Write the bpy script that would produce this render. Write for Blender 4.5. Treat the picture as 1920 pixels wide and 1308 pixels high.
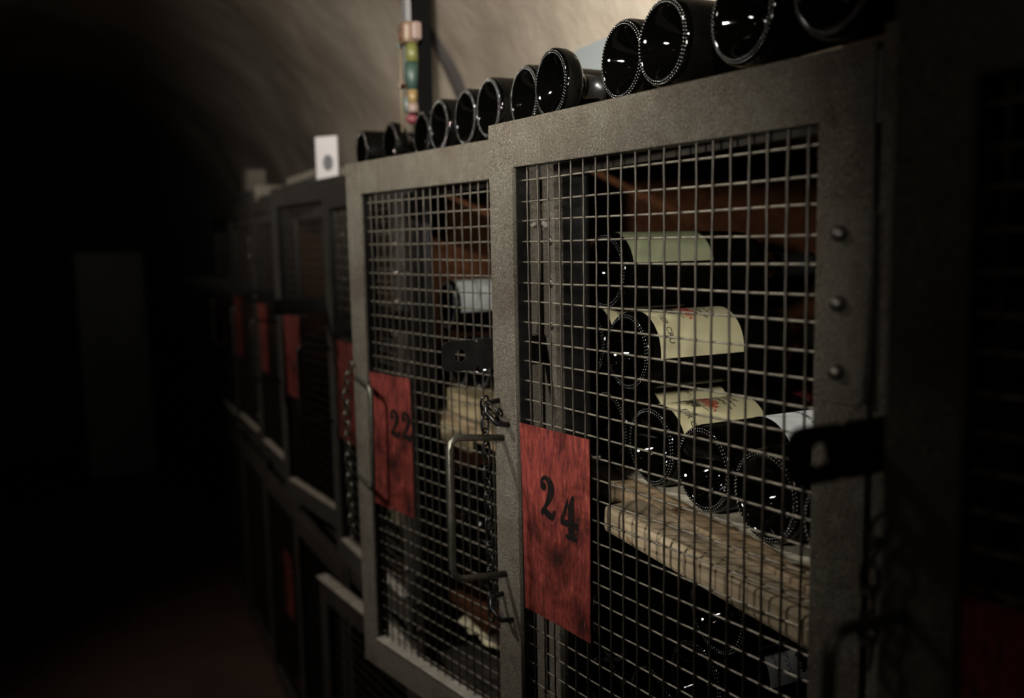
import bpy, bmesh, math, random
from mathutils import Vector, Matrix, noise
R = math.radians
PI = math.pi
for o in list(bpy.data.objects):
    bpy.data.objects.remove(o)
S = bpy.context.scene
COL = S.collection

# ------------------------------------------------------------------ camera
cam_d = bpy.data.cameras.new('camera')
cam = bpy.data.objects.new('camera', cam_d)
COL.objects.link(cam)
S.camera = cam
CAM = Vector((-.572, 0, 1.52))
TH, PITCH, ROLL, FPX = R(25.5), R(6.8), R(-1.15), 1650.0
fw = Vector((math.sin(TH)*math.cos(PITCH), math.cos(TH)*math.cos(PITCH), -math.sin(PITCH)))
rt0 = Vector((math.cos(TH), -math.sin(TH), 0))
up0 = rt0.cross(fw)
rt = rt0*math.cos(ROLL) + up0*math.sin(ROLL)
up = -rt0*math.sin(ROLL) + up0*math.cos(ROLL)
m3 = Matrix((rt, up, -fw)).transposed()
cam.matrix_world = Matrix.Translation(CAM) @ m3.to_4x4()
cam_d.sensor_width = 36
cam_d.sensor_fit = 'HORIZONTAL'
cam_d.lens = 36*FPX/1920
cam_d.clip_start = .02
cam_d.dof.use_dof = True
cam_d.dof.focus_distance = 1.08
cam_d.dof.aperture_fstop = 2.5

# ------------------------------------------------------------------ light
S.view_settings.view_transform = 'Standard'
S.view_settings.look = 'None'
S.view_settings.gamma = 1
S.view_settings.use_curve_mapping = False
S.view_settings.exposure = 0.0
W = bpy.data.worlds.new('world'); S.world = W
W.use_nodes = True
W.node_tree.nodes['Background'].inputs[0].default_value = (.9, .75, .7, 1)
W.node_tree.nodes['Background'].inputs[1].default_value = .0012

def spot(name, loc, target, power, size, blend, radius, color):
    d = bpy.data.lights.new(name, 'SPOT')
    d.energy = power; d.spot_size = R(size); d.spot_blend = blend
    d.shadow_soft_size = radius; d.color = color
    o = bpy.data.objects.new(name, d); COL.objects.link(o)
    o.location = loc
    o.rotation_euler = (Vector(target)-Vector(loc)).to_track_quat('-Z', 'Y').to_euler()
    return o
# ceiling spotlight of the aisle aimed at the cages, and a low frontal lamp
spot('cellar_spotlight', (-1.06, 1.36, 2.22), (.0, 1.34, 1.47), 84, 76, 1.0, .03, (1, .95, .86))
spot('aisle_spotlight', (-.92, .22, 1.64), (.1, 1.1, 1.42), 86, 47, 1.0, .06, (1, .95, .86))
spot('vault_fill', (-.66, -.1, 1.95), (.5, 2.25, 2.1), 380, 46, 1.0, .02, (1, .93, .83))  # unseen lamp added only to brighten the vault
spot('far_aisle_fill', (-1.5, 3.1, 2.55), (0, 2.9, .95), 80, 84, 1.0, .03, (1, .88, .76))  # unseen fill added so the far plates and floor show up
for i, (p, e) in enumerate([((-1.2, .35, 2.35), .6), ((-1.5, 3.6, 2.3), 1.0), ((-.75, -.45, 1.95), 1.6), ((-1.6, 1.0, 2.1), .5)]):
    d = bpy.data.lights.new('glint_fill', 'POINT'); d.energy = e; d.shadow_soft_size = .011  # unseen point fills added for bottle glints and the dark right end
    d.color = (1, .86, .72)
    o = bpy.data.objects.new('glint_fill', d); COL.objects.link(o); o.location = p

# ------------------------------------------------------------------ materials
def mat(name, base, rough=.6, metal=0, spec=.5):
    m = bpy.data.materials.new(name); m.use_nodes = True
    b = m.node_tree.nodes['Principled BSDF']
    b.inputs['Base Color'].default_value = (*base, 1)
    b.inputs['Roughness'].default_value = rough
    b.inputs['Metallic'].default_value = metal
    b.inputs['Specular IOR Level'].default_value = spec
    return m, m.node_tree, b
def ramp(nt, src, stops):
    r = nt.nodes.new('ShaderNodeValToRGB')
    e = r.color_ramp.elements
    while len(e) < len(stops): e.new(.5)
    for k, (p, c) in enumerate(stops):
        e[k].position = p; e[k].color = (*c, 1)
    nt.links.new(src, r.inputs[0]); return r.outputs[0]
def nz(nt, scale, detail=6, rough=.6, dist=0, stretch=None):
    tc = nt.nodes.new('ShaderNodeTexCoord'); mp = nt.nodes.new('ShaderNodeMapping')
    nt.links.new(tc.outputs['Object'], mp.inputs[0])
    if stretch: mp.inputs['Scale'].default_value = stretch
    n = nt.nodes.new('ShaderNodeTexNoise'); n.inputs['Scale'].default_value = scale
    n.inputs['Detail'].default_value = detail; n.inputs['Roughness'].default_value = rough
    n.inputs['Distortion'].default_value = dist
    nt.links.new(mp.outputs[0], n.inputs['Vector']); return n.outputs['Fac']
def bump(nt, b, src, strength, dist):
    u = nt.nodes.new('ShaderNodeBump'); u.inputs['Strength'].default_value = strength
    u.inputs['Distance'].default_value = dist
    nt.links.new(src, u.inputs['Height']); nt.links.new(u.outputs[0], b.inputs['Normal'])
def noisy(name, stops, scale, rough=.6, metal=0, spec=.5, bs=.4, bd=.002, bscale=None, **k):
    m, nt, b = mat(name, (.5, .5, .5), rough, metal, spec)
    nt.links.new(ramp(nt, nz(nt, scale, **k), stops), b.inputs['Base Color'])
    if bs: bump(nt, b, nz(nt, bscale or scale*3, 8, .7), bs, bd)
    return m
M = {}
def pitted(name, k, rough=.5):
    m, nt, b = mat(name, (.1, .1, .1), rough, .3)
    c1 = ramp(nt, nz(nt, 14, 8, .7, .3), [(.3, tuple(k*v for v in (.09, .07, .05))), (.5, tuple(k*v for v in (.135, .118, .092))), (.7, tuple(k*v for v in (.16, .152, .122)))])
    fine = nz(nt, 420, 5, .7)
    c2 = ramp(nt, fine, [(.36, (.22, .2, .18)), (.48, (.9, .9, .9)), (.58, (1.0, 1.0, 1.0)), (.66, (2.6, 2.5, 2.3))])
    mx = nt.nodes.new('ShaderNodeMixRGB'); mx.blend_type = 'MULTIPLY'; mx.inputs[0].default_value = 1
    nt.links.new(c1, mx.inputs[1]); nt.links.new(c2, mx.inputs[2]); nt.links.new(mx.outputs[0], b.inputs['Base Color'])
    nt.links.new(ramp(nt, nz(nt, 60, 5), [(.35, (.35, .35, .35)), (.7, (.62, .62, .62))]), b.inputs['Roughness'])
    bump(nt, b, fine, 1.0, .004)
    return m
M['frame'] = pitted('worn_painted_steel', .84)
M['frame_dim'] = pitted('worn_painted_steel_dimmed', .2)  # same steel darkened: dimness of the far cages put into the colour
M['frame_shade'] = noisy('steel_with_shade', [(.3, (.014, .011, .009)), (.6, (.03, .026, .021))], 18, .6, .2, .4, .5, .0015, 160)  # lower cages, top rails, far handles: shade put into a darker steel
M['wire_far'] = noisy('dimmed_wire', [(.3, (.02, .015, .012)), (.7, (.05, .042, .034))], 60, .45, .5)  # wire darkened so the far and lower cages look unlit
M['wire_shade'] = noisy('galvanised_wire_shaded', [(.3, (.015, .011, .008)), (.7, (.045, .038, .028))], 60, .45, .5, .5, .2, .0004, 400)  # upright wires darkened as if lit from above, no different metal
M['wire'] = noisy('galvanised_wire', [(.3, (.08, .07, .055)), (.7, (.23, .21, .165))], 60, .38, .6, .5, .2, .0004, 400)
M['black_iron'] = noisy('black_iron', [(.3, (.004, .004, .004)), (.7, (.012, .011, .01))], 50, .3, .3, .5, .3, .0008, 200)
M['lit_edge'] = noisy('lit_worn_steel', [(.3, (.22, .2, .17)), (.7, (.4, .37, .32))], 30, .5, .3)  # worn edge steel made pale for light falling from above
M['bolt'] = noisy('bolt_steel', [(.3, (.05, .045, .04)), (.7, (.15, .135, .12))], 80, .25, .8)
M['handle'] = noisy('bare_rod_steel', [(.3, (.07, .07, .055)), (.7, (.16, .16, .13))], 40, .32, .8)
def red_plate():
    m, nt, b = mat('worn_red_paint', (.4, .03, .02), .48)
    n1 = nz(nt, 120, 10, .75, .3, (1, 1.5, .28)); n2 = nz(nt, 11, 7, .7, .5)
    c1 = ramp(nt, n1, [(.3, (.012, .005, .004)), (.43, (.07, .012, .01)), (.56, (.14, .023, .017)), (.72, (.22, .058, .038))])
    c2 = ramp(nt, n2, [(.34, (.1, .09, .07)), (.44, (.5, .42, .38)), (.54, (1, 1, 1))])
    mx = nt.nodes.new('ShaderNodeMixRGB'); mx.blend_type = 'MULTIPLY'; mx.inputs[0].default_value = .95
    nt.links.new(c1, mx.inputs[1]); nt.links.new(c2, mx.inputs[2])
    n3 = nz(nt, 70, 5, .6, 0, (1, 1.5, .2))
    mx2 = nt.nodes.new('ShaderNodeMixRGB'); mx2.inputs[2].default_value = (.42, .17, .11, 1)
    nt.links.new(ramp(nt, n3, [(.68, (0, 0, 0)), (.74, (.7, .7, .7))]), mx2.inputs[0])
    nt.links.new(mx.outputs[0], mx2.inputs[1])
    nt.links.new(mx2.outputs[0], b.inputs['Base Color'])
    bump(nt, b, n1, .4, .0008)
    return m
M['red'] = red_plate()
M['stencil'] = noisy('stencil_black', [(.45, (.002, .002, .002)), (.8, (.014, .005, .004))], 90, .9, 0, .1, bs=0)
def glass():
    m, nt, b = mat('dark_bottle_glass', (.0004, .0004, .0003), .05, 0, .2)
    n = nz(nt, 22, 5, .6)
    nt.links.new(ramp(nt, n, [(.4, (.03, .03, .03)), (.75, (.06, .06, .06))]), b.inputs['Roughness'])
    bump(nt, b, nz(nt, 40, 3), .12, .0008)
    return m
M['glass'] = glass()
M['bead'] = mat('glass_knurling', (.2, .2, .19), .2, .8, 1.0)[0]
M['foil_red'] = mat('dark_red_foil', (.06, .008, .01), .35, .4)[0]
M['foil_black'] = mat('black_foil', (.01, .01, .01), .3, .4)[0]
M['grey_paper'] = noisy('grey_white_paper', [(.3, (.15, .16, .16)), (.7, (.24, .25, .25))], 14, .6, bs=.1)
M['crumple'] = noisy('cream_crumpled_paper', [(.3, (.4, .35, .23)), (.7, (.58, .52, .36))], 20, .7, bs=.3)
M['cream'] = noisy('cream_label_paper', [(.3, (.42, .38, .21)), (.7, (.54, .5, .32))], 14, .6, bs=.1)
M['green_paper'] = noisy('greenish_tissue', [(.3, (.19, .21, .12)), (.7, (.28, .3, .18))], 14, .6, bs=.1)
M['white'] = noisy('white_label_paper', [(.3, (.5, .52, .52)), (.7, (.66, .68, .68))], 14, .6, bs=.1)
M['ink'] = mat('black_ink', (.02, .015, .012), .6)[0]
M['ink_red'] = mat('red_ink', (.4, .04, .03), .6)[0]
M['paper'] = noisy('crumpled_paper', [(.3, (.3, .27, .2)), (.7, (.5, .46, .37))], 20, .7, bs=.3)
def wood(name, a, c, d, rough=.55, stretch=(6, .6, 6)):
    m, nt, b = mat(name, a, rough)
    n = nz(nt, 7, 8, .65, 1.2, stretch)
    cc = ramp(nt, n, [(.3, a), (.5, c), (.72, d)])
    k = nz(nt, 26, 3, .5)
    mx = nt.nodes.new('ShaderNodeMixRGB'); mx.blend_type = 'MULTIPLY'
    nt.links.new(cc, mx.inputs[1]); mx.inputs[0].default_value = 1
    nt.links.new(ramp(nt, k, [(.24, (.25, .12, .05)), (.33, (1, 1, 1))]), mx.inputs[2])
    nt.links.new(mx.outputs[0], b.inputs['Base Color'])
    bump(nt, b, n, .12, .001)
    return m
M['plank'] = wood('weathered_pale_plank', (.12, .09, .058), (.24, .19, .125), (.33, .27, .185), .36)
M['board'] = wood('grey_brown_board', (.1, .07, .04), (.18, .13, .075), (.26, .19, .12))
M['brown'] = wood('reddish_brown_board', (.02, .008, .0035), (.035, .013, .005), (.05, .02, .008), .85)
M['brown'].node_tree.nodes['Principled BSDF'].inputs['Specular IOR Level'].default_value = .08
M['crate'] = wood('yellow_crate_wood', (.16, .12, .065), (.24, .19, .11), (.3, .25, .15))
def plaster():
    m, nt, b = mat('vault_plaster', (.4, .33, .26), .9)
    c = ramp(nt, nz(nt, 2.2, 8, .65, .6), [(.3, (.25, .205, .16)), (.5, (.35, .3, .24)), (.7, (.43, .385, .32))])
    nt.links.new(c, b.inputs['Base Color'])
    bump(nt, b, nz(nt, 9, 10, .6), .5, .02)
    return m
M['plaster'] = plaster()
M['dark_coarse'] = noisy('dark_coarse_surface', [(.3, (.02, .018, .018)), (.7, (.04, .036, .034))], 3, .9, bs=.5, bd=.01)
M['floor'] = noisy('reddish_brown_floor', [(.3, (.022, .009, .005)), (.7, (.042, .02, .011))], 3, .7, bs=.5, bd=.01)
M['card'] = mat('white_card', (.55, .53, .54), .6)[0]
M['grey_emblem'] = mat('grey_emblem', (.12, .12, .13), .6)[0]
M['pale'] = noisy('pale_dusty_board', [(.3, (.1, .09, .07)), (.7, (.15, .135, .11))], 9, .8, bs=.2)
M['pipe'] = mat('pale_grey_board', (.2, .225, .23), .6)[0]
M['cabinet'] = noisy('grey_blue_sheet_metal', [(.3, (.16, .18, .19)), (.7, (.26, .29, .3))], 2, .5, .3, bs=0)
M['black_wood'] = mat('black_post', (.0012, .0012, .0012), .7, 0, .05)[0]
M['grey_strip'] = mat('grey_strip', (.13, .13, .13), .6)[0]
M['skin_wood'] = noisy('pale_orange_paint', [(.35, (.1, .075, .042)), (.6, (.11, .055, .033))], 40, .5, bs=0)
M['yellow'] = mat('yellow_paint', (.08, .082, .02), .5)[0]
M['green'] = mat('green_paint', (.016, .035, .028), .5)[0]
M['orange'] = mat('ochre_paint', (.13, .088, .03), .5)[0]
M['crimson'] = mat('crimson_paint', (.075, .008, .013), .6)[0]
M['blue_grey'] = mat('blue_grey_paint', (.065, .08, .075), .5)[0]
M['rod'] = mat('pale_wood_rod', (.1, .08, .05), .6)[0]
M['pinkish'] = mat('pink_knob', (.13, .09, .075), .6)[0]

# ------------------------------------------------------------------ mesh helpers
class MB:
    def __init__(s): s.bm = bmesh.new(); s.mi = 0
    def box(s, x0, x1, y0, y1, z0, z1, bev=0, mi=0):
        vs = [s.bm.verts.new((x, y, z)) for x in (x0, x1) for y in (y0, y1) for z in (z0, z1)]
        fs = [s.bm.faces.new([vs[i] for i in f]) for f in ((0, 1, 3, 2), (4, 6, 7, 5), (0, 4, 5, 1), (2, 3, 7, 6), (0, 2, 6, 4), (1, 5, 7, 3))]
        for f in fs: f.material_index = mi
        if bev:
            es = list({e for f in fs for e in f.edges})
            bmesh.ops.bevel(s.bm, geom=es, offset=bev, segments=2, profile=.5, affect='EDGES')
        return s
    def tube(s, pts, r, n=8, mi=0, caps=True, closed=False):
        pts = [Vector(p) for p in pts]
        rings = []; L = len(pts); ref = None
        for i, p in enumerate(pts):
            if closed: t = pts[(i+1) % L]-pts[i-1]
            else: t = pts[min(i+1, L-1)]-pts[max(i-1, 0)]
            t.normalize()
            if ref is None:
                ref = Vector((0, 0, 1)) if abs(t.z) < .9 else Vector((1, 0, 0))
            a = (ref-t*ref.dot(t)).normalized(); b = t.cross(a); ref = a
            rr = r[i] if isinstance(r, (list, tuple)) else r
            rings.append([s.bm.verts.new(p+a*rr*math.cos(2*PI*k/n)+b*rr*math.sin(2*PI*k/n)) for k in range(n)])
        for i in range(L if closed else L-1):
            A, B = rings[i], rings[(i+1) % L]
            for k in range(n):
                f = s.bm.faces.new((A[k], A[(k+1) % n], B[(k+1) % n], B[k])); f.smooth = True; f.material_index = mi
        if caps and not closed:
            s.bm.faces.new(rings[0][::-1]); s.bm.faces.new(rings[-1])
        return s
    def lathe_x(s, prof, n=48, c=(0, 0, 0), mi=0):
        rings = []
        for x, r in prof:
            if r < 1e-6: rings.append([s.bm.verts.new((c[0]+x, c[1], c[2]))])
            else: rings.append([s.bm.verts.new((c[0]+x, c[1]+r*math.cos(2*PI*k/n), c[2]+r*math.sin(2*PI*k/n))) for k in range(n)])
        for A, B in zip(rings, rings[1:]):
            for k in range(n):
                k2 = (k+1) % n
                if len(A) == 1: f = s.bm.faces.new((A[0], B[k2], B[k]))
                elif len(B) == 1: f = s.bm.faces.new((A[k], A[k2], B[0]))
                else: f = s.bm.faces.new((A[k], A[k2], B[k2], B[k]))
                f.smooth = True; f.material_index = mi
        return s
    def ball(s, c, r, sub=2, sc=(1, 1, 1)):
        g = bmesh.ops.create_icosphere(s.bm, subdivisions=sub, radius=r)
        for v in g['verts']:
            v.co = Vector((v.co.x*sc[0]+c[0], v.co.y*sc[1]+c[1], v.co.z*sc[2]+c[2]))
            for f in v.link_faces: f.smooth = True
        return s
    def plate(s, poly, f, h):
        """polygon list of (u,v); f maps (u,v,d)->xyz; thickness h"""
        a = [s.bm.verts.new(f(u, v, 0)) for u, v in poly]; b = [s.bm.verts.new(f(u, v, h)) for u, v in poly]
        s.bm.faces.new(a); s.bm.faces.new(b[::-1])
        n = len(poly)
        for k in range(n): s.bm.faces.new((a[k], b[k], b[(k+1) % n], a[(k+1) % n]))
        return s
    def mesh(s, name, mats, recalc=True):
        if recalc: bmesh.ops.recalc_face_normals(s.bm, faces=s.bm.faces)
        me = bpy.data.meshes.new(name); s.bm.to_mesh(me); s.bm.free()
        for m in (mats if isinstance(mats, (list, tuple)) else [mats]): me.materials.append(m)
        return me
    def build(s, name, mats, parent=None, loc=None, rz=0, recalc=True):
        o = bpy.data.objects.new(name, s.mesh(name, mats, recalc)); COL.objects.link(o)
        if parent: o.parent = parent
        if loc: o.location = loc
        if rz: o.rotation_euler = (0, 0, rz)
        return o
def tag(o, label=None, cat=None, group=None, kind=None):
    if label: o['label'] = label
    if cat: o['category'] = cat
    if group: o['group'] = group
    if kind: o['kind'] = kind
    return o
def empty(name, loc=(0, 0, 0), rz=0, parent=None):
    o = bpy.data.objects.new(name, None); COL.objects.link(o)
    o.empty_display_size = .05
    o.location = loc; o.rotation_euler = (0, 0, rz)
    if parent: o.parent = parent
    return o
def copy_tree(o, parent=None):
    c = o.copy(); COL.objects.link(c); c.parent = parent
    for ch in [q for q in bpy.data.objects if q.parent == o]: copy_tree(ch, c)
    return c

# ------------------------------------------------------------------ the cellar: floor, walls, vault
FLZ = -.2
BACKX = .62
Y0, Y1 = -1.6, 8.2
b = MB(); b.box(-2.7, .75, Y0-.1, Y1+.1, FLZ-.1, FLZ)
tag(b.build('floor', M['floor']), kind='structure')
b = MB(); b.box(BACKX, BACKX+.1, Y0, Y1, FLZ, 1.72)
tag(b.build('wall_right', M['plaster']), kind='structure')
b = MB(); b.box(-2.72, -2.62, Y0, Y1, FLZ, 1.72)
tag(b.build('wall_left', M['dark_coarse']), kind='structure')
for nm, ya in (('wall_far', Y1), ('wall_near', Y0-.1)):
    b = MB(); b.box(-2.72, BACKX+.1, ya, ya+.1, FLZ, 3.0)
    tag(b.build(nm, M['dark_coarse']), kind='structure')
bm = bmesh.new(); NA, NY = 56, 150
grid = []
for j in range(NY+1):
    y = Y0+(Y1-Y0)*j/NY; row = []
    for i in range(NA+1):
        a = PI*i/NA
        n = noise.noise(Vector((math.cos(a)*3, y*1.3, math.sin(a)*3)))*.035+noise.noise(Vector((math.cos(a)*9, y*5, math.sin(a)*9)))*.008
        row.append(bm.verts.new((-1.0+(1.63+n)*math.cos(a), y, 1.66+(1.2+n)*math.sin(a))))
    grid.append(row)
for j in range(NY):
    for i in range(NA):
        f = bm.faces.new((grid[j][i], grid[j][i+1], grid[j+1][i+1], grid[j+1][i])); f.smooth = True
me = bpy.data.meshes.new('ceiling'); bm.to_mesh(me); bm.free(); me.materials.append(M['plaster'])
o = bpy.data.objects.new('ceiling', me); COL.objects.link(o)
md = o.modifiers.new('thick', 'SOLIDIFY'); md.thickness = .08; md.offset = 1
tag(o, kind='structure')

# ------------------------------------------------------------------ cage doors
L, STW, RLH = .56, .053, .058       # door length, stile width, rail height
PY, PZ = .0222, .0258               # wire pitch
def door_frame(z0, z1):
    b = MB(); t = .006
    b.box(0, t, 0, L, z1-RLH, z1, .0015).box(0, t, 0, L, z0, z0+RLH, .0015)
    b.box(-.0006, t+.0004, 0, STW, z0, z1, .0018).box(-.0006, t+.0004, L-STW, L, z0, z1, .0018)
    # outer leg of the angle iron
    b.box(t, .03, 0, .004, z0, z1).box(t, .03, L-.004, L, z0, z1).box(t, .03, .004, L-.004, z1-.004, z1).box(t, .03, .004, L-.004, z0, z0+.004)
    # lips along the inner edge, their unlit faces painted black
    b.box(t, .026, STW-.005, STW+.001, z0+RLH, z1-RLH, 0, 1).box(t, .026, L-STW-.001, L-STW+.005, z0+RLH, z1-RLH, 0, 1)
    b.box(t, .022, STW, L-STW, z1-RLH, z1-RLH+.004, 0, 1).box(t, .016, STW, L-STW, z0+RLH-.004, z0+RLH, 0, 0)
    return b
def wire_mesh(z0, z1, seed, fine=True):
    b = MB(); rnd = random.Random(seed)
    ys = []; y = L-STW-.0145
    while y > STW-.004: ys.append(y+rnd.uniform(-.0007, .0007)); y -= PY
    zs = []; z = z1-RLH-.016
    while z > z0+RLH-.004: zs.append(z+rnd.uniform(-.0009, .0009)); z -= PZ
    bx = .0125; am = .0005 if fine else .0
    for i, yy in enumerate(ys):
        pts = [(bx, yy, z1-RLH+.01)]
        ph = rnd.uniform(0, 6)
        for j, zz in enumerate(zs):
            pts.append((bx-am*(1 if (i+j) % 2 else -.2), yy+.0006*math.sin(ph+j*.3), zz))
        pts.append((bx, yy, z0+RLH-.01))
        b.tube(pts, .0013, 6 if fine else 4, caps=False, mi=1)
    for j, zz in enumerate(zs):
        pts = [(bx+.0024, L-STW+.01, zz)]; ph = rnd.uniform(0, 6)
        for i, yy in enumerate(ys):
            pts.append((bx+.0024+am*(-.2 if (i+j) % 2 else .6), yy, zz+.0005*math.sin(ph+i*.4)))
        pts.append((bx+.0024, STW-.01, zz))
        b.tube(pts, .00125, 6 if fine else 4, caps=False)
    return b.mesh('wire_mesh', [M['wire'], M['wire_shade']] if fine else [M['wire_far']]*2, False)

def ribbon(b, pts, ws, f, h):
    n = len(pts); Lft = []; Rgt = []
    for i in range(n):
        p = Vector(pts[i]); t = (Vector(pts[min(i+1, n-1)])-Vector(pts[max(i-1, 0)])).normalized()
        nn = Vector((-t.y, t.x)); Lft.append(p+nn*ws[i]/2); Rgt.append(p-nn*ws[i]/2)
    for i in range(n-1):
        q = [Lft[i], Lft[i+1], Rgt[i+1], Rgt[i]]
        vs = [b.bm.verts.new(f(v.x, v.y, h)) for v in q]
        b.bm.faces.new(vs)
def smooth_curve(cp, n=26):
    """Catmull-Rom through (u,v,w)"""
    P = [cp[0]]+list(cp)+[cp[-1]]; out = []
    for i in range(1, len(P)-2):
        for k in range(n//(len(P)-3)+1):
            t = k/(n//(len(P)-3)+1)
            out.append(tuple(.5*((2*P[i][c])+(-P[i-1][c]+P[i+1][c])*t+(2*P[i-1][c]-5*P[i][c]+4*P[i+1][c]-P[i+2][c])*t*t+(-P[i-1][c]+3*P[i][c]-3*P[i+1][c]+P[i+2][c])*t**3) for c in range(3)))
    out.append(tuple(cp[-1])); return out
def digit(b, ch, u0, v0, w, h, f):
    """old stencil numerals, u to the right, v up"""
    def rib(cp, n=26):
        c = smooth_curve([(u0+x*w, v0+y*h, k*w) for x, y, k in cp], n)
        ribbon(b, [(p[0], p[1]) for p in c], [p[2] for p in c], f, -.0004)
    def poly(pp):
        b.bm.faces.new([b.bm.verts.new(f(u0+x*w, v0+y*h, -.0004)) for x, y in pp])
    def disc(cx, cy, r):
        poly([(cx+r*math.cos(a*PI/8), cy+r*w/h*math.sin(a*PI/8)) for a in range(16)])
    if ch == '2':
        disc(.2, .74, .19)
        rib([(.08, .72, .08), (.12, .88, .14), (.36, .95, .2), (.64, .86, .36), (.7, .7, .42), (.58, .5, .32), (.36, .3, .2), (.12, .12, .14)], 40)
        rib([(.02, .05, .16), (.22, .15, .3), (.5, .09, .34), (.76, .07, .28), (.92, .24, .1)], 24)
    elif ch == '4':
        poly([(.44, .28), (.8, .28), (.8, 1.0), (.66, 1.0), (.44, .72)])
        poly([(.0, .26), (.43, .26), (.43, .42), (.2, .42), (.45, .78), (.45, .95), (.0, .4)])
        poly([(.81, .26), (1.0, .26), (1.0, .42), (.81, .42)])
        poly([(.44, .06), (.8, .06), (.8, .27), (.44, .27)])
        poly([(.3, -.02), (.95, -.02), (.95, .09), (.3, .09)])
def hasp_mesh(zc):
    """flat black tongue with a round padlock eye, pointing out into the aisle (constant y)"""
    b = MB(); bm = b.bm; h = .0205; x0, x1 = -.155, .03; cx, r = -.128, .0085; n = 24
    def pt(x, z, y): return bm.verts.new((x, y, zc+z))
    for y in (0, .004):
        pass
    inner = [(cx+r*math.cos(2*PI*k/n), r*math.sin(2*PI*k/n)) for k in range(n)]
    outer = []
    for k in range(n):
        a = 2*PI*k/n; dx, dz = math.cos(a), math.sin(a)
        # rounded square around the hole, right side reaching x1 handled by separate box
        sx = .0265; m = (abs(dx/sx)**6+abs(dz/h)**6)**(-1/6)
        outer.append((cx+dx*m, dz*m))
    for y, flip in ((0, 0), (.004, 1)):
        I = [pt(x, z, y) for x, z in inner]; O = [pt(x, z, y) for x, z in outer]
        for k in range(n):
            q = (I[k], O[k], O[(k+1) % n], I[(k+1) % n]); bm.faces.new(q[::-1] if flip else q)
        if y == 0: I0, O0 = I, O
    for k in range(n):
        k2 = (k+1) % n
        bm.faces.new((I0[k], I0[k2], I[k2], I[k])); bm.faces.new((O0[k], O[k], O[k2], O0[k2]))
    b.box(cx+.0262, x1, 0, .004, zc-h, zc+h)
    return b
def u_handle(p_top, p_bot, out, r=.0046):
    """rod handle: legs from the stile, out = offset vector of the grip"""
    pt, pb, ov = Vector(p_top), Vector(p_bot), Vector(out)
    k = .016; u = ov.normalized(); dn = (pb-pt).normalized()
    pts = [pt, pt+ov-u*k]
    for a in (30, 60, 90):
        pts.append(pt+ov-u*k+dn*k - dn*k*math.cos(R(a)) + u*k*math.sin(R(a)))
    pts.append(pb+ov-dn*k)
    for a in (30, 60, 90):
        pts.append(pb+ov-dn*k-u*k + dn*k*math.sin(R(a)) + u*k*math.cos(R(a)))
    pts.append(pb)
    return MB().tube(pts, r, 12)

UP_Z0, UP_Z1 = .703, 1.674
LO_Z0, LO_Z1 = -.17, .655
MESH_UP = [wire_mesh(UP_Z0, UP_Z1, 3), wire_mesh(UP_Z0, UP_Z1, 8)]
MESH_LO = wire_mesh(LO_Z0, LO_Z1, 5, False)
FRAME_UP = door_frame(UP_Z0, UP_Z1).mesh('door_frame', [M['frame'], M['black_iron']])
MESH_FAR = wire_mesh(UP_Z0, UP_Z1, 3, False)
FRAME_FAR = door_frame(UP_Z0, UP_Z1).mesh('door_frame', [M['frame_dim'], M['black_iron']])
FRAME_LO = door_frame(LO_Z0, LO_Z1).mesh('door_frame', [M['frame_shade'], M['black_iron']])
def plate_x(u, v, seed): return .0055+.0012*math.sin(u*3+v*2+seed)-(.0025*(max(u, 0)**6)*(max(v, 0)**4))
def make_plate(y0, y1, z0, z1, seed):
    rnd = random.Random(seed)
    b = MB(); ny, nzz = 6, 12; g = []
    for s_ in (0, 1):
        rows = []
        for i in range(ny+1):
            col = []
            for j in range(nzz+1):
                u, v = i/ny, j/nzz
                x = plate_x(u, v, seed)+(.0012 if s_ else 0)
                dy = rnd.uniform(-.0006, .0006) if (i in (0, ny)) and not s_ else 0
                col.append(b.bm.verts.new((x, y0+(y1-y0)*u, z0+(z1-z0)*v)))
            rows.append(col)
        g.append(rows)
    for s_, rows in enumerate(g):
        for i in range(ny):
            for j in range(nzz):
                q = (rows[i][j], rows[i+1][j], rows[i+1][j+1], rows[i][j+1]); b.bm.faces.new(q if s_ else q[::-1])
    A, B = g
    for i in range(ny):
        b.bm.faces.new((A[i][0], A[i+1][0], B[i+1][0], B[i][0])); b.bm.faces.new((A[i][-1], B[i][-1], B[i+1][-1], A[i+1][-1]))
    for j in range(nzz):
        b.bm.faces.new((A[0][j], B[0][j], B[0][j+1], A[0][j+1])); b.bm.faces.new((A[-1][j], A[-1][j+1], B[-1][j+1], B[-1][j]))
    return b
def bolts(b, pts):
    for x, y, z in pts:
        b.lathe_x([(-.0085, 0), (-.008, .0035), (-.005, .0065), (0, .0072)], 14, (x, y, z), 1)
    return b

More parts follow.
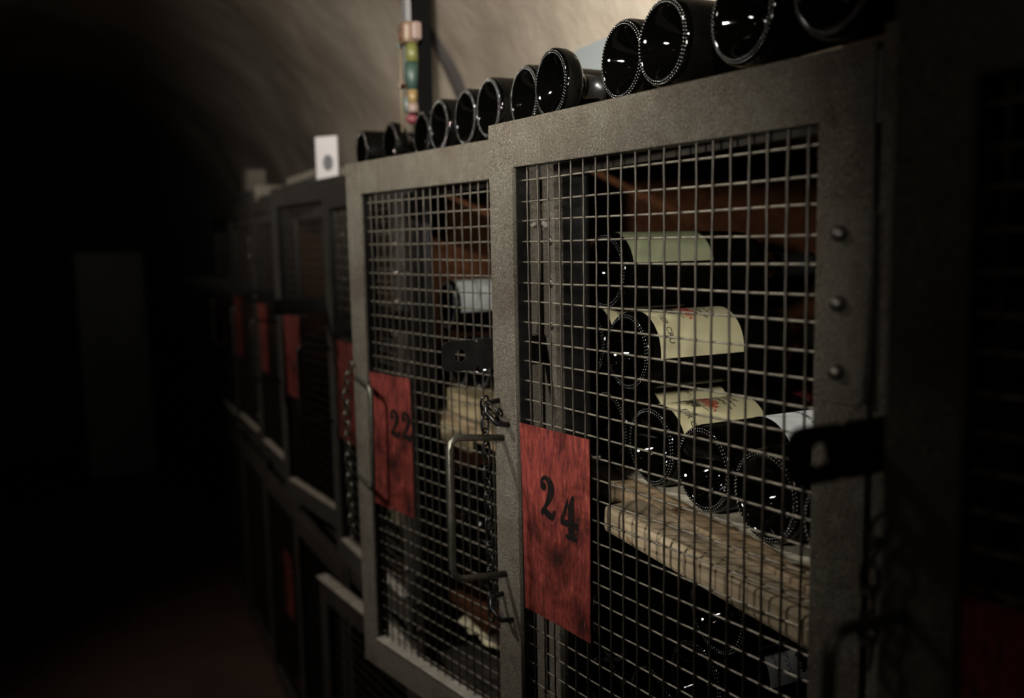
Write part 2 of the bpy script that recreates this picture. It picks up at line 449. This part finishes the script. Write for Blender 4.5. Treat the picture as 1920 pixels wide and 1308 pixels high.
def locker(hy, phi, tier, number, label, seed, handle='out', hx=0, shelf_z=None, plate=False, dz=0):
    """one bay: fixed frame + hinged door; local origin at the hinge foot"""
    z0, z1 = (UP_Z0, UP_Z1) if tier else (LO_Z0, LO_Z1)
    t = empty('wine_cage' if tier else 'lower_wine_cage', (hx, hy, 0))
    tag(t, label, 'wine cage', 'steel mesh wine cages of the row')
    zt = 1.685 if tier else .69
    zb = .69 if tier else FLZ
    fm = (M['frame'] if hy < 1.2 else M['frame_dim']) if tier else M['frame_shade']
    b = MB()
    b.box(.001, .006, -.054, -.006, zb, zt).box(.006, .03, -.058, -.054, zb, zt, 0, 1).box(.03, .034, -.075, -.054, zb, zt, 0, 1)
    b.build('post', [fm, M['black_iron']], t)
    b = MB(); b.box(.026, BACKX-.012-hx, -.0605, .533, zt-.018, zt-.001)
    b.build('top_board', M['board'] if tier else M['frame_shade'], t)
    MB().box(.001, .0065, -.0055, .53, zt-(.076 if tier else .05), zt-.0185, .001).build('top_rail', M['frame_shade'], t)
    b = MB(); b.box(.032, BACKX-.012-hx, .045, .056, zb+.001, zt-.019)
    b.build('side_panel', M['brown'], t)
    b = MB(); b.box(BACKX-.03-hx, BACKX-.013-hx, .0575, .628, zb+.001, zt-.019)
    b.build('back_panel', M['brown'], t)
    if shelf_z:
        b = MB(); b.box(.0385 if number == '24' else .047, BACKX-.031-hx, .0575, .627, shelf_z-.03, shelf_z, .002)
        o = b.build('shelf', M['board'], t)
        if number == '24':
            for v in o.data.vertices: v.co.z += (hy+v.co.y-.80)*.055
    if tier:
        o = hasp_mesh(1.372).build('hasp', M['black_iron'], t, (.0, .571, 0))
    d = empty('door', (0, 0, dz), R(phi), t)
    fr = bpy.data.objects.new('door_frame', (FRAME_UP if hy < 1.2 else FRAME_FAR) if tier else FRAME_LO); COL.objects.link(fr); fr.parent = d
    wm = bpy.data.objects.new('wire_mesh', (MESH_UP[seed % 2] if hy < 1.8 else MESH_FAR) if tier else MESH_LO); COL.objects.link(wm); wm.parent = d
    pz0, pz1 = (1.035, 1.288) if tier else (.2, .43)
    if tier:
        MB().box(-.004, .018, STW+.002, L-STW-.002, z0+RLH+.0005, z0+RLH+.005, .001).build('lit_strip', M['lit_edge'], d)['label'] = 'worn bottom rail edge with its top light painted pale'
    elif phi > 5:
        MB().box(-.008, .02, .004, L-.004, z1+.0005, z1+.006, .001).build('lit_strip', M['lit_edge'], d)['label'] = 'worn top rail edge with its top light painted pale'
    if tier or plate: make_plate(*((.368, .504) if tier else (.14, .27)), pz0, pz1, seed).build('number_plate', M['red'], d)
    if number:
        b = MB(); f = lambda u, v, dd: (plate_x((u-.368)/.136, (v-1.035)/.253, seed)-.0006, u, v)
        if number == '24': digit(b, '2', .464, 1.172, -.031, .055, f); digit(b, '4', .424, 1.156, -.034, .056, f)
        else: digit(b, '2', .436, 1.176, -.033, .05, f); digit(b, '2', .398, 1.176, -.033, .05, f)
        b.build('painted_number', M['stencil'], d, recalc=False)
    if handle == 'out':
        a = u_handle((0, .54, 1.262), (0, .54, 1.072), (-.084, 0, .012 if tier else 0))
    else:
        a = u_handle((-.006, .537, 1.272), (-.006, .541, 1.08), (-.02, -.088, -.004))
    if tier: a.build('handle', M['handle'] if hy < 1.2 else M['frame_shade'], d)
    # hinges: leaves with domed bolts
    if tier:
        b = MB()
        for hz in (1.545, .86):
            b = MB()
            b.box(-.0025, -.0003, .006, .044, hz-.165, hz, .0008)
            b.box(-.0012, .0008, -.05, -.006, hz-.165, hz, .0006)
            b.tube([(-.003, 0, hz-.16), (-.003, 0, hz-.005)], .0055, 10)
            for k in range(3):
                bolts(b, [(-.0025, .027, hz-.022-.058*k), (-.001, -.028, hz-.022-.058*k)])
            b.build('hinge', [fm, M['bolt']], d)
            if hy == 1.10 and hz > 1:
                for ya, yb in ((-.05, -.008), (.008, .042)):
                    rw = random.Random(int(ya*1000)); n = 12
                    w = MB().tube([(-.001, ya+(yb-ya)*q/n, hz+rw.uniform(-.0025, .003)) for q in range(n+1)], [rw.uniform(.0022, .005) for q in range(n+1)], 7)
                    w.build('weld_bead', M['pale'], d)['label'] = 'pale ragged weld bead'
    return t
C24 = locker(.52, 9.1, 1, '24', 'steel mesh wine cage with the red plate reading 24, door ajar', 0, shelf_z=1.193)
C22 = locker(1.10, 13, 1, '22', 'steel mesh wine cage with the red plate reading 22, door ajar', 1, 'side', shelf_z=1.19)
C26 = locker(-.128, 9, 1, None, 'dark blurred wine cage at the right edge of the photo, nearest the camera', 2, shelf_z=1.19)
C20 = locker(1.70, 2.5, 1, None, 'dim wine cage just beyond the cage numbered 22', 3, shelf_z=1.19)
C18 = locker(2.27, 6.8, 1, None, 'dark wine cage with the largest blurred red plate of the three at left', 4, hx=.02, dz=.03)
C16 = locker(2.90, 1, 1, None, 'dark wine cage with the middle one of the three blurred red plates at left', 5, dz=.03)
C14 = locker(3.50, 1, 1, None, 'dark wine cage with the leftmost of the three blurred red plates at left', 6, dz=.03)
C12 = locker(4.10, 0, 1, None, 'farthest wine cage at the dark end of the row', 7)
ords = ['lower cage under the cage at the right edge', 'lower cage under the cage numbered 24', 'lower wine cage under the cage numbered 22',
        'lower wine cage with ajar mesh door, left of the cage numbered 22', 'dark lower wine cage between the ajar lower door and the dim red plate',
        'lower wine cage with a small dim red plate near the floor', 'second farthest lower wine cage in the dark', 'farthest lower wine cage at the end of the row']
for k, hy in enumerate((-.128, .52, 1.10, 1.70, 2.30, 2.90, 3.50, 4.10)):
    locker(hy, (0, 0, 1, 8, 2, 1, 0, 0)[k], 0, None, ords[k], 9, plate=k == 5)

# ------------------------------------------------------------------ chains
def chain(name, pts, label, n_links, mtl, r=.0017):
    global _cl; _cl = label
    b = MB(); pts = [Vector(p) for p in pts]
    seg = [(pts[i+1]-pts[i]).length for i in range(len(pts)-1)]; tot = sum(seg)
    def at(s_):
        for i, q in enumerate(seg):
            if s_ <= q or i == len(seg)-1: return pts[i].lerp(pts[i+1], min(1, s_/q)), (pts[i+1]-pts[i]).normalized()
            s_ -= q
    ll = tot/n_links
    for k in range(n_links):
        c, t = at((k+.5)*ll)
        side = Vector((1, .25, 0)) if k % 2 else Vector((-.25, 1, 0))
        side = (side-t*side.dot(t)).normalized(); hl, hw = ll*.68, ll*.34
        loop = []
        for a in range(14):
            an = 2*PI*a/14
            loop.append(c+t*hl*math.copysign(abs(math.sin(an))**.8, math.sin(an))+side*hw*math.copysign(abs(math.cos(an))**.8, math.cos(an)))
        b.tube(loop, r, 6, closed=True)
    return b.build(name, mtl)
def on_door(hy, phi, yl, off, z):
    a = R(phi); return Vector((-math.sin(a)*yl+math.cos(a)*off, hy+math.cos(a)*yl+math.sin(a)*off, z))
P = on_door
c = chain('chain', [P(.52, 9.1, .535, -.012, 1.298), P(.52, 9.1, .553, -.02, 1.312), P(.52, 9.1, .566, -.012, 1.29), P(.52, 9.1, .568, -.01, 1.25), P(.52, 9.1, .571, -.006, 1.15), P(.52, 9.1, .569, -.006, 1.06), P(.52, 9.1, .566, -.008, 1.0)],
          'black steel chain hanging down the left stile of the cage numbered 24', 19, M['black_iron'])
tag(c, _cl, 'chain', group='chains on the cage doors')
b = MB()
for z in (1.30, 1.03):
    b = MB(); b.tube([P(.52, 9.1, .525, 0, z-.018), P(.52, 9.1, .525, -.02, z-.014), P(.52, 9.1, .54, -.026, z), P(.52, 9.1, .548, -.02, z+.01), P(.52, 9.1, .548, 0, z+.012)], .0036, 8)
    tag(b.build('chain_staple', M['black_iron']), ('upper' if z > 1.2 else 'lower')+' black iron staple on the left stile of cage 24', 'staple')
c = chain('chain', [P(1.10, 13, .55, -.01, 1.30), P(1.10, 13, .572, -.012, 1.25), P(1.10, 13, .575, -.01, 1.1), P(1.10, 13, .572, -.01, .955)],
          'blurred chain hanging down the left edge of the door numbered 22', 17, M['handle'])
tag(c, _cl, 'chain', group='chains on the cage doors')
c = chain('chain', [P(-.128, 9, .55, -.012, 1.33), P(-.128, 9, .56, -.012, 1.30), P(-.128, 9, .562, -.01, 1.22)],
          'dark short chain on the door stile at the right edge of the photo', 6, M['black_iron'])
tag(c, _cl, 'chain', group='chains on the cage doors')

# ------------------------------------------------------------------ wine bottles
RB = .05
BP = [(.036, 0), (.0345, .007), (.029, .016), (.0185, .026), (.008, .035), (.002, .0395), (0, .0425), (.0005, .0455), (.003, .0485), (.008, .05), (.05, .05), (.12, .05), (.2, .05), (.218, .0485), (.236, .042), (.252, .031), (.266, .0215), (.283, .0172), (.34, .0152), (.341, .017), (.352, .017), (.353, .0145), (.353, 0)]
M['dusty'] = noisy('dusty_bottle_side', [(.35, (.0008, .0008, .0007)), (.7, (.0025, .0023, .0018))], 30, .35, 0, .05, .15, .0006)
def body_mesh(prof):
    b = MB().lathe_x(prof, 56)
    for f in b.bm.faces:
        if sum(v.co.x for v in f.verts)/len(f.verts) > .009 and max(math.hypot(v.co.y, v.co.z) for v in f.verts) > .0495: f.material_index = 1
    return b.mesh('wine_bottle', [M['glass'], M['dusty']])
body_me = body_mesh(BP)
short_me = body_mesh(BP[:10]+[(.02, .05), (.036, .0495), (.05, .047), (.062, .041), (.074, .03), (.086, .021), (.1, .0172), (.16, .0152), (.161, .017), (.172, .017), (.173, .0145), (.173, 0)])
bb = MB()
for ring, (rr, xx, cnt) in enumerate([(.0432, .0002, 66), (.0462, .0012, 70)]):
    for k in range(cnt):
        a = 2*PI*(k+.5*ring)/cnt
        g = bmesh.ops.create_icosphere(bb.bm, subdivisions=1, radius=.00105)
        for v in g['verts']:
            v.co = Vector((v.co.x*.9+xx, v.co.y+rr*math.cos(a), v.co.z+rr*math.sin(a)))
            for f in v.link_faces: f.smooth = True
bead_me = bb.mesh('beaded_rim', M['bead'])
foil = [(.285, .0176), (.34, .0156), (.3405, .0174), (.3525, .0174), (.3538, .015), (.3538, 0)]
foil_me = {k: MB().lathe_x(foil, 32).mesh('foil_capsule', M[k]) for k in ('foil_red', 'foil_black')}
def cyl_map(x0, off=.0):
    # u runs along the bottle from the base, v around (arc length), v=0 at label centre
    return lambda u, v, h=0: Vector((x0+u, (RB+off+h)*math.sin(v/RB), (RB+off+h)*math.cos(v/RB)))
_txt = {}
def text_shape(s_):
    if s_ in _txt: return _txt[s_]
    cu = bpy.data.curves.new('t', 'FONT'); cu.body = s_; cu.size = 1; cu.resolution_u = 2
    ob = bpy.data.objects.new('t', cu); COL.objects.link(ob)
    dg = bpy.context.evaluated_depsgraph_get(); me = bpy.data.meshes.new_from_object(ob.evaluated_get(dg))
    V = [v.co.copy() for v in me.vertices]; F = [tuple(p.vertices) for p in me.polygons]
    bpy.data.objects.remove(ob); bpy.data.curves.remove(cu); bpy.data.meshes.remove(me)
    _txt[s_] = (V, F); return V, F
def put_text(b, s_, size, u, v, f, mi):
    """baseline along v (around the bottle), letters' up along +u"""
    V, F = text_shape(s_); w = max(p.x for p in V)*size
    vs = [b.bm.verts.new(f(u+p.y*size, v+w/2-p.x*size, .0005)) for p in V]
    for q in F:
        fc = b.bm.faces.new([vs[i] for i in q]); fc.material_index = mi
def scribble(b, u, v0, v1, hgt, f, rnd, mi, w=.0009):
    v = v0
    while v < v1:
        st = rnd.uniform(.003, .007); pts = []; ws = []
        a0 = rnd.uniform(-.6, .6); uu = u+rnd.uniform(-.2, .2)*hgt
        for k in range(8):
            q = k/7; pts.append((uu+hgt*.5*math.sin(q*PI*rnd.choice((1.5, 2))+a0), v+st*q)); ws.append(w*(.5+rnd.random()*1.3))
        n = len(b.bm.faces); ribbon(b, pts, ws, f, .0005)
        b.bm.faces.ensure_lookup_table()
        for k in range(n, len(b.bm.faces)): b.bm.faces[k].material_index = mi
        v += st*rnd.uniform(.5, 1.0)
def label_mesh(kind, u0, u1, v0, v1, seed):
    rnd = random.Random(seed); b = MB(); f = cyl_map(0, .0006); nv = 26
    prev = None
    for k in range(nv+1):
        v = v0+(v1-v0)*k/nv; cur = [b.bm.verts.new(f(u0, v)), b.bm.verts.new(f((u0+u1)/2, v)), b.bm.verts.new(f(u1, v))]
        if prev:
            for q in (0, 1):
                fc = b.bm.faces.new((prev[q], prev[q+1], cur[q+1], cur[q])); fc.smooth = True
        prev = cur
    if kind == 'cru':
        put_text(b, '1ER CRU', .0115, u0+.014, -.022, f, 1)
        for q in range(3): scribble(b, u0+.036+.003*q, .0, .045-.01*q, .009, f, rnd, 1, .0008)
        for q in range(3): scribble(b, u0+.058+.005*q, -.012+.006*q, .05, .01, f, rnd, 2, .001)
        scribble(b, u0+.048, -.01, .02, .004, f, rnd, 1, .0005)
        scribble(b, u0+.082, -.012, .03, .005, f, rnd, 1, .0007)
        scribble(b, u0+.092, -.008, .02, .004, f, rnd, 1, .0007)
        scribble(b, u0+.1, .0, .03, .006, f, rnd, 1, .0007)
        mats = [M['cream'], M['ink'], M['ink_red']]
    elif kind == 'year':
        put_text(b, '15', .016, u0+.06, -.03, f, 1)
        scribble(b, u0+.02, -.04, -.02, .01, f, rnd, 1)
        mats = [M['cream'], M['ink'], M['ink_red']]
    elif kind == 'green':
        scribble(b, u0+.025, .0, .02, .006, f, rnd, 1, .0005); scribble(b, u0+.08, .01, .04, .005, f, rnd, 1, .0005)
        mats = [M['green_paper'], M['ink']]
    elif kind == 'black_print':
        scribble(b, u0+.012, -.05, .04, .004, f, rnd, 1, .0006); scribble(b, u0+.03, -.05, .04, .006, f, rnd, 1, .0007)
        for q in range(9): scribble(b, u0+.05+.006*q, -.05, .012-.002*q, .01, f, rnd, 1, .0022)
        mats = [M['white'], M['ink']]
    elif kind == 'grey':
        mats = [M['grey_paper'], M['ink']]; scribble(b, u0+.04, -.04, .04, .006, f, rnd, 1, .0007)
    elif kind == 'white':
        mats = [M['white'], M['ink']]; scribble(b, u0+.05, -.04, .04, .006, f, rnd, 1, .0007)
    else:
        mats = [M['cream'], M['ink']]; scribble(b, u0+.05, -.04, .04, .006, f, rnd, 1, .0007)
    return b.mesh('label', mats, False)
LB = {'cru': label_mesh('cru', .018, .146, -.062, .062, 1), 'year': label_mesh('year', .016, .14, -.06, .06, 2),
      'green': label_mesh('green', .014, .138, -.06, .05, 3), 'black_print': label_mesh('black_print', .07, .18, -.06, .06, 4),
      'white': label_mesh('white', .09, .185, -.06, .06, 5), 'front_white': label_mesh('grey', .012, .11, -.06, .05, 7), 'cream': label_mesh('cream', .06, .17, -.06, .06, 6)}
BN = [0]
def bottle(x, y, z, r, label, group, lab=None, roll=0, foilc='foil_black', tilt=0, yaw=0, short=False):
    s_ = r/RB
    o = bpy.data.objects.new('wine_bottle', short_me if short else body_me); COL.objects.link(o)
    o.location = (x, y, z); o.scale = (s_*(.52 if short else 1), s_, s_); o.rotation_euler = (R(roll), R(tilt), R(yaw))
    tag(o, label, 'wine bottle', group)
    for nm, me in (('beaded_rim', bead_me), ('foil_capsule', foil_me[foilc])) + ((('label', LB[lab]),) if lab else ()):
        c_ = bpy.data.objects.new(nm, me); COL.objects.link(c_); c_.parent = o
        if nm == 'foil_capsule' and short: c_.location = (-.18, 0, 0)
        if nm == 'label': c_['label'] = {'cru': 'cream paper label with red script', 'year': 'cream paper label', 'green': 'pale green paper label', 'black_print': 'white paper label with black print', 'white': 'plain white paper label', 'front_white': 'plain grey white paper label', 'cream': 'cream paper label'}[lab]
    BN[0] += 1
    return o
G = 'dark wine bottles lying on top of the cages'
TZ = 1.685
tops = [(1.968, .0, 'farthest of the bottles on top of the cages, mostly hidden by its neighbour'),
        (1.822, .02, 'second farthest bottle on top of the cages, with a broad blurred grey rim'),
        (1.655, .03, 'short dark bottle base on top, directly below the painted figure'),
        (1.508, .01, 'bottle on top of cage 22 just right of the black post'),
        (1.398, .015, 'middle one of the three touching bottles on top, left of cage 24'),
        (1.292, .01, 'bottle on top standing against the left corner of the cage 24 door'),
        (1.186, .02, 'left bottle of the close pair above the left part of cage 24'),
        (1.075, .005, 'right bottle of the close pair above the left part of cage 24'),
        (.908, .01, 'bottle on top right after the gap showing the pale box'),
        (.812, .0, 'large sharp bottle base on top, reaching the upper edge of the photo'),
        (.690, .005, 'second bottle from the right on top of cage 24, cut by the upper edge'),
        (.570, .0, 'rightmost blurred bottle on top of cage 24')]
for k, (y, x, lb) in enumerate(tops):
    bottle(x, y, TZ+.0475, .0472, lb+'', G, None, k*37, 'foil_black' if k % 3 else 'foil_red', yaw=0, short=k in (1, 2, 7))
G = 'wine bottles stacked inside cage 24'
def SH(y): return 1.193+(y-.80)*.055   # the sagging shelf of cage 24
SZ = 1.1935
RI = .0525
rows24 = [(1.036, SH(1.036)+RI+.004, 'cream', 20, 'leftmost bottle of the bottom layer behind plate 24'),
          (.930, SH(.930)+RI+.004, 'cru', 22, 'bottle with the lower cream and red script label, bottom layer in cage 24'),
          (.823, SH(.823)+RI+.004, 'white', 20, 'bottle with a plain white label in the bottom layer of cage 24'),
          (.716, SH(.716)+RI+.004, None, 0, 'bottle in the bottom layer of cage 24, second from its right end'),
          (.609, SH(.609)+RI+.004, None, 0, 'rightmost bottle of the bottom layer in cage 24')]
for y, z, lb, roll, tx in rows24:
    bottle(.066, y, z, RI, tx, G, lb, roll, 'foil_red', yaw=0)
bottle(.062, 1.085, SH(1.08)+RI*2.95+.014, RI, 'bottle of the middle layer half hidden by the cage post', G, 'year', 15)
bottle(.062, .979, SH(.98)+RI*3.02+.014, RI, 'bottle with the large cream label reading CRU, middle layer in cage 24', G, 'cru', 25)
bottle(.060, 1.030, SH(1.02)+RI*4.9+.018, RI, 'topmost bottle in cage 24, with a pale green label', G, 'green', 8)
for y, z, lb, roll, tx in [(.84, .977, 'black_print', 25, 'bottle with white label and black print in the lower part of cage 24'),
                           (.80, 1.082, 'white', 60, 'bottle just under the pale plank in cage 24'),
                           (1.040, .97, None, 0, 'lower bottle beside the bottom right corner of plate 24'),
                           (1.045, .868, None, 0, 'bottle below the corner of plate 24, one layer from the cage floor'),
                           (.935, .90, None, 0, 'lower bottle left of the one with black print'),
                           (.828, .868, None, 0, 'bottle under the one with black print'),
                           (.72, .90, None, 0, 'lower bottle right of the one with black print'),
                           (1.04, .765, None, 0, 'bottle on the floor of cage 24 at its left side'),
                           (.93, .79, None, 0, 'bottle on the floor of cage 24, middle'),
                           (.82, .768, None, 0, 'bottle on the floor of cage 24, right of the middle'),
                           (.71, .79, None, 0, 'bottle on the floor of cage 24 at its right side')]:
    bottle(.07, y, z, RI, tx, 'wine bottles in the lower half of cage 24', lb, roll)

# cage 22 and beyond
G = 'blurred wine bottles inside cage 22'
for y, z, lb, roll, tx in [(1.66, 1.40, 'front_white', 35, 'bottle with a broad white label high in cage 22'),
                           (1.50, 1.30, None, 0, 'dark bottle below the white label in cage 22'),
                           (1.605, 1.29, None, 0, 'dark bottle left below the white label in cage 22'),
                           (1.39, 1.30, None, 0, 'dark bottle hidden mostly by the left stile of door 24'),
                           (1.62, 1.02, None, 0, 'glinting bottle behind the handle of door 24, upper left'),
                           (1.51, 1.02, None, 0, 'glinting bottle behind the handle of door 24, upper right'),
                           (1.62, .91, None, 0, 'glinting bottle behind the handle of door 24, lower left'),
                           (1.51, .91, None, 0, 'glinting bottle behind the handle of door 24, lower right'),
                           (1.40, .95, None, 0, 'bottle in cage 22 behind the chain of door 24')]:
    bottle(.075, y, z, .05, tx, G, lb, roll)
bottle(.07, 1.36, .772, .05, 'bottle on the cage 22 floor right of the cream paper', G, 'cream', 40)
G = 'blurred wine bottles inside the cage beyond 22'
for y, z, lb, tx in [(2.22, 1.245, 'white', 'bottle with a blurred bluish label beyond the cage numbered 22'),
                 (2.10, 1.245, None, 'dark bottle beside the bluish label beyond the cage numbered 22'),
                 (1.98, 1.245, None, 'dark bottle nearest the door edge beyond the cage numbered 22'),
                 (2.20, .772, 'cream', 'bottle with cream label low in the cage beyond 22'),
                 (2.08, .772, 'cream', 'second bottle with cream label low in the cage beyond 22')]:
    bottle(.045, y, z, .05, tx, G, lb, 40)
# shelf furniture of cage 24
b = MB(); b.box(-.058, 0, -.328, 0, -.034, 0, .006)
o = b.build('loose_plank', M['plank'], None, (.038, .91, 1.199))
o.rotation_euler = (R(4.6), 0, R(4.2))
for v in o.data.vertices:
    v.co.z += .0015*math.sin(v.co.y*30)
tag(o, 'pale weathered wooden plank at the shelf edge inside cage 24', 'plank')
bm = bmesh.new(); g = []; nx, ny = 18, 90
for i in range(nx+1):
    row = []
    for j in range(ny+1):
        y = .565+.52*j/ny; edge = .06+.012*noise.noise(Vector((y*22, 3, 0)))+.006*noise.noise(Vector((y*70, 1, 0)))
        x = edge+(.3-edge)*(i/nx)**1.6
        lift = max(0, 1-(i/nx)*6)*(.006+.010*noise.noise(Vector((y*26, x*20, 5))))
        row.append(bm.verts.new((x, y, SH(y)+.0015+max(lift, 0))))
    g.append(row)
for i in range(nx):
    for j in range(ny):
        f = bm.faces.new((g[i][j], g[i+1][j], g[i+1][j+1], g[i][j+1])); f.smooth = True
me = bpy.data.meshes.new('paper_sheet'); bm.to_mesh(me); bm.free(); me.materials.append(M['paper'])
o = bpy.data.objects.new('paper_sheet', me); COL.objects.link(o)
tag(o, 'crumpled cream paper lining under the bottom bottles in cage 24', 'paper')

# pieces in cage 22
b = MB()
b.box(.06, .4, 1.47, 1.63, 1.193, 1.198).box(.06, .07, 1.48, 1.62, 1.198, 1.232).box(.06, .4, 1.62, 1.63, 1.198, 1.236).box(.06, .4, 1.47, 1.48, 1.198, 1.236).box(.39, .4, 1.48, 1.62, 1.198, 1.236)
tag(b.build('wooden_tray', M['crate']), 'shallow yellowish wooden tray on the shelf of cage 22', 'tray')
b = MB(); b.box(.035, .0455, 1.47, 1.605, 1.14, 1.175)
tag(b.build('short_board', M['crate']), 'short yellowish board on the shelf front under the tray in cage 22', 'board')
b = MB(); b.box(.05, .5, 1.43, 1.72, .80, .812)
tag(b.build('inner_board', M['brown']), 'reddish brown board under the glinting bottles in cage 22', 'board')
bm = bmesh.new(); g = []
for i in range(13):
    row = []
    for j in range(17):
        u, v = i/12, j/16
        n = noise.noise_vector(Vector((u*5, v*5, 2)))*.02
        row.append(bm.verts.new((.075+u*.14+n.x, 1.47+v*.19+n.y, .745+.02*u*(.5+.5*v)+n.z*.8)))
    g.append(row)
for i in range(12):
    for j in range(16):
        f = bm.faces.new((g[i][j], g[i+1][j], g[i+1][j+1], g[i][j+1])); f.smooth = False
me = bpy.data.meshes.new('crumpled_paper'); bm.to_mesh(me); bm.free(); me.materials.append(M['crumple'])
o = bpy.data.objects.new('crumpled_paper', me); COL.objects.link(o)
tag(o, 'crumpled cream paper at the bottom of cage 22', 'paper')

# ------------------------------------------------------------------ things on top of the cages
f0 = empty('painted_figure', (.036, 1.72, TZ+.062))
f0.scale = (.85, .9, .82)
tag(f0, 'brightly painted wooden jointed figure hanging on the black post', 'figure')
b = MB(); b.box(-.022, .02, -.022, .026, .208, .262, .012); b.build('head', M['skin_wood'], f0)
b = MB(); b.box(-.005, .02, -.034, -.018, .214, .258, .007); b.build('hair', M['pinkish'], f0)
b = MB(); b.ball((-.022, .012, .243), .004, 1); b.build('eye', M['ink'], f0)
b = MB(); b.ball((-.022, -.006, .243), .004, 1); b.build('eye', M['ink'], f0)
b = MB(); b.ball((-.022, -.002, .222), .006, 1, (.5, 1.5, .7)); b.build('mouth', M['crimson'], f0)
b = MB(); b.tube([(0, -.012, .207), (0, -.012, .165)], [.013, .015], 12); b.build('collar', M['yellow'], f0)
b = MB(); b.tube([(0, -.008, .165), (0, -.006, .13), (0, -.006, .1)], [.016, .015, .012], 12); b.build('torso', M['green'], f0)
b = MB(); b.tube([(0, .014, .2), (-.004, .014, .16), (-.004, .012, .125)], [.009, .008, .007], 10); b.build('arm', M['blue_grey'], f0)
b = MB(); b.tube([(0, -.008, .1), (0, -.008, .068)], [.012, .011], 12); b.build('leg', M['orange'], f0)
b = MB(); b.tube([(-.005, .014, .085), (-.005, .012, .05)], [.011, .009], 12); b.build('leg', M['blue_grey'], f0)
b = MB(); b.tube([(0, -.008, .068), (0, -.01, .045)], [.012, .013], 12); b.build('stocking', M['pinkish'], f0)
b = MB(); b.ball((-.004, -.012, .03), .013, 2, (1.2, 1.1, 1)); b.build('boot', M['crimson'], f0)
b = MB(); b.tube([(0, .066, .23), (0, .068, .01)], .0035, 8); b.build('rod', M['rod'], f0)
b = MB(); b.ball((0, .07, .22), .008, 2); b.build('knob', M['blue_grey'], f0)
b = MB(); b.ball((0, .068, .122), .009, 2); b.build('knob', M['pinkish'], f0)
b = MB(); b.tube([(0, .06, .121), (0, .01, .115)], .0055, 8); b.build('crossbar', M['brown'], f0)
pz = 2.62
pt = MB(); pt.box(.056, .088, 1.735, 1.77, TZ, pz, .002)
po = pt.build('post', M['black_wood'])
tag(po, 'black square wooden post standing on the cages up to the vault', 'post')
b = MB(); b.box(.044, .0555, 1.762, 1.785, TZ+.27, pz-.2); b.build('grey_strip', M['grey_strip'], po)['label'] = 'light grey strip'
# added tube that makes the dark stripe up the vault
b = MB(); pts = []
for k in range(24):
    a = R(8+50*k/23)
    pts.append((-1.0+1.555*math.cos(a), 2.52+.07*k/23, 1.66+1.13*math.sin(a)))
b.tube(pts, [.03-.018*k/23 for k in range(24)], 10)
tag(b.build('vault_stripe', M['dark_coarse']), 'dark tube added for a dark stripe up the plastered vault right of the painted figure', 'pipe')
# white card
wc = MB(); wc.box(-.002, .002, -.034, .034, 0, .132, 0)
o = wc.build('card', M['card'], None, (.03, 2.40, TZ+.0005), R(42))
tag(o, 'white display card standing upright on the cages left of the bottles', 'card')
b = MB(); b.plate([(.016*math.cos(k*PI/8)-.004, .062+.022*math.sin(k*PI/8)) for k in range(16)], lambda u, v, d: (-.0021-d, u, v), .0006)
e = b.build('emblem', M['grey_emblem'], o); e['label'] = 'small grey emblem'
# pale box behind the bottles
b = MB(); b.box(0, .14, 0, .3, 0, .25, .004)
o = b.build('storage_box', M['pipe'], None, (.41, 1.42, TZ)); tag(o, 'pale grey box lying behind the bottles on cage 24', 'box')
# far dark crates with pale things
def crate(loc, sx, sy, sz, label):
    t = empty('wooden_crate', loc); tag(t, label, 'crate')
    b = MB(); n = 3
    b.box(0, sx, 0, sy, 0, .008); b.build('base', M['dark_coarse'], t)
    for nm, (x0, x1, y0, y1) in {'front': (0, .01, 0, sy), 'rear': (sx-.01, sx, 0, sy), 'near_end': (.01, sx-.01, 0, .01), 'far_end': (.01, sx-.01, sy-.01, sy)}.items():
        b = MB()
        for k in range(n):
            h = (sz-.008)/n; b.box(x0, x1, y0, y1, .008+k*h, .008+k*h+h*.88, .001)
        b.build(nm, M['dark_coarse'], t)
crate((.055, 2.6, TZ), .3, .45, .045, 'dark wooden crate on the cages left of the white card')
b = MB(); b.box(0, .12, 0, .46, 0, .022, .002)
tag(b.build('pale_board', M['pale'], None, (.05, 2.58, TZ+.0455), 0), 'pale board lying on the dark crate left of the white card', 'board')
crate((.04, 3.75, TZ), .3, .4, .075, 'farthest dark crate on the cages')
b = MB(); b.box(0, .08, 0, .13, 0, .09, .004)
tag(b.build('cardboard_box', M['pale'], None, (.05, 3.85, TZ+.0765)), 'dim cream box on the farthest dark crate', 'box')
b = MB(); b.lathe_x([(0, 0), (0, .03), (.004, .032), (.1, .032), (.104, .03), (.104, 0)], 20)
tag(b.build('tin', M['pale'], None, (-.01, 3.3, TZ+.033)), 'small dim cylinder tin lying on the cages between box and crate', 'tin')
# grey cabinet at the end of the aisle
t = empty('metal_cabinet', (-.67, 7.3, FLZ)); tag(t, 'faint grey blue metal cabinet standing at the dark end of the aisle', 'cabinet')
b = MB(); b.box(0, .48, .02, .42, 0, 1.72, .004); b.build('body', M['cabinet'], t)
b = MB(); b.box(.01, .47, 0, .0195, .9, 1.7, .003); b.build('door', M['cabinet'], t)
b = MB(); b.box(.01, .47, 0, .0195, .05, .88, .003); b.build('door', M['cabinet'], t)
b = MB(); b.tube([(.43, -.02, 1.1), (.43, -.02, 1.22)], .006, 8); b.box(.426, .434, -.02, 0, 1.1, 1.106).box(.426, .434, -.02, 0, 1.214, 1.22); b.build('handle', M['handle'], t)
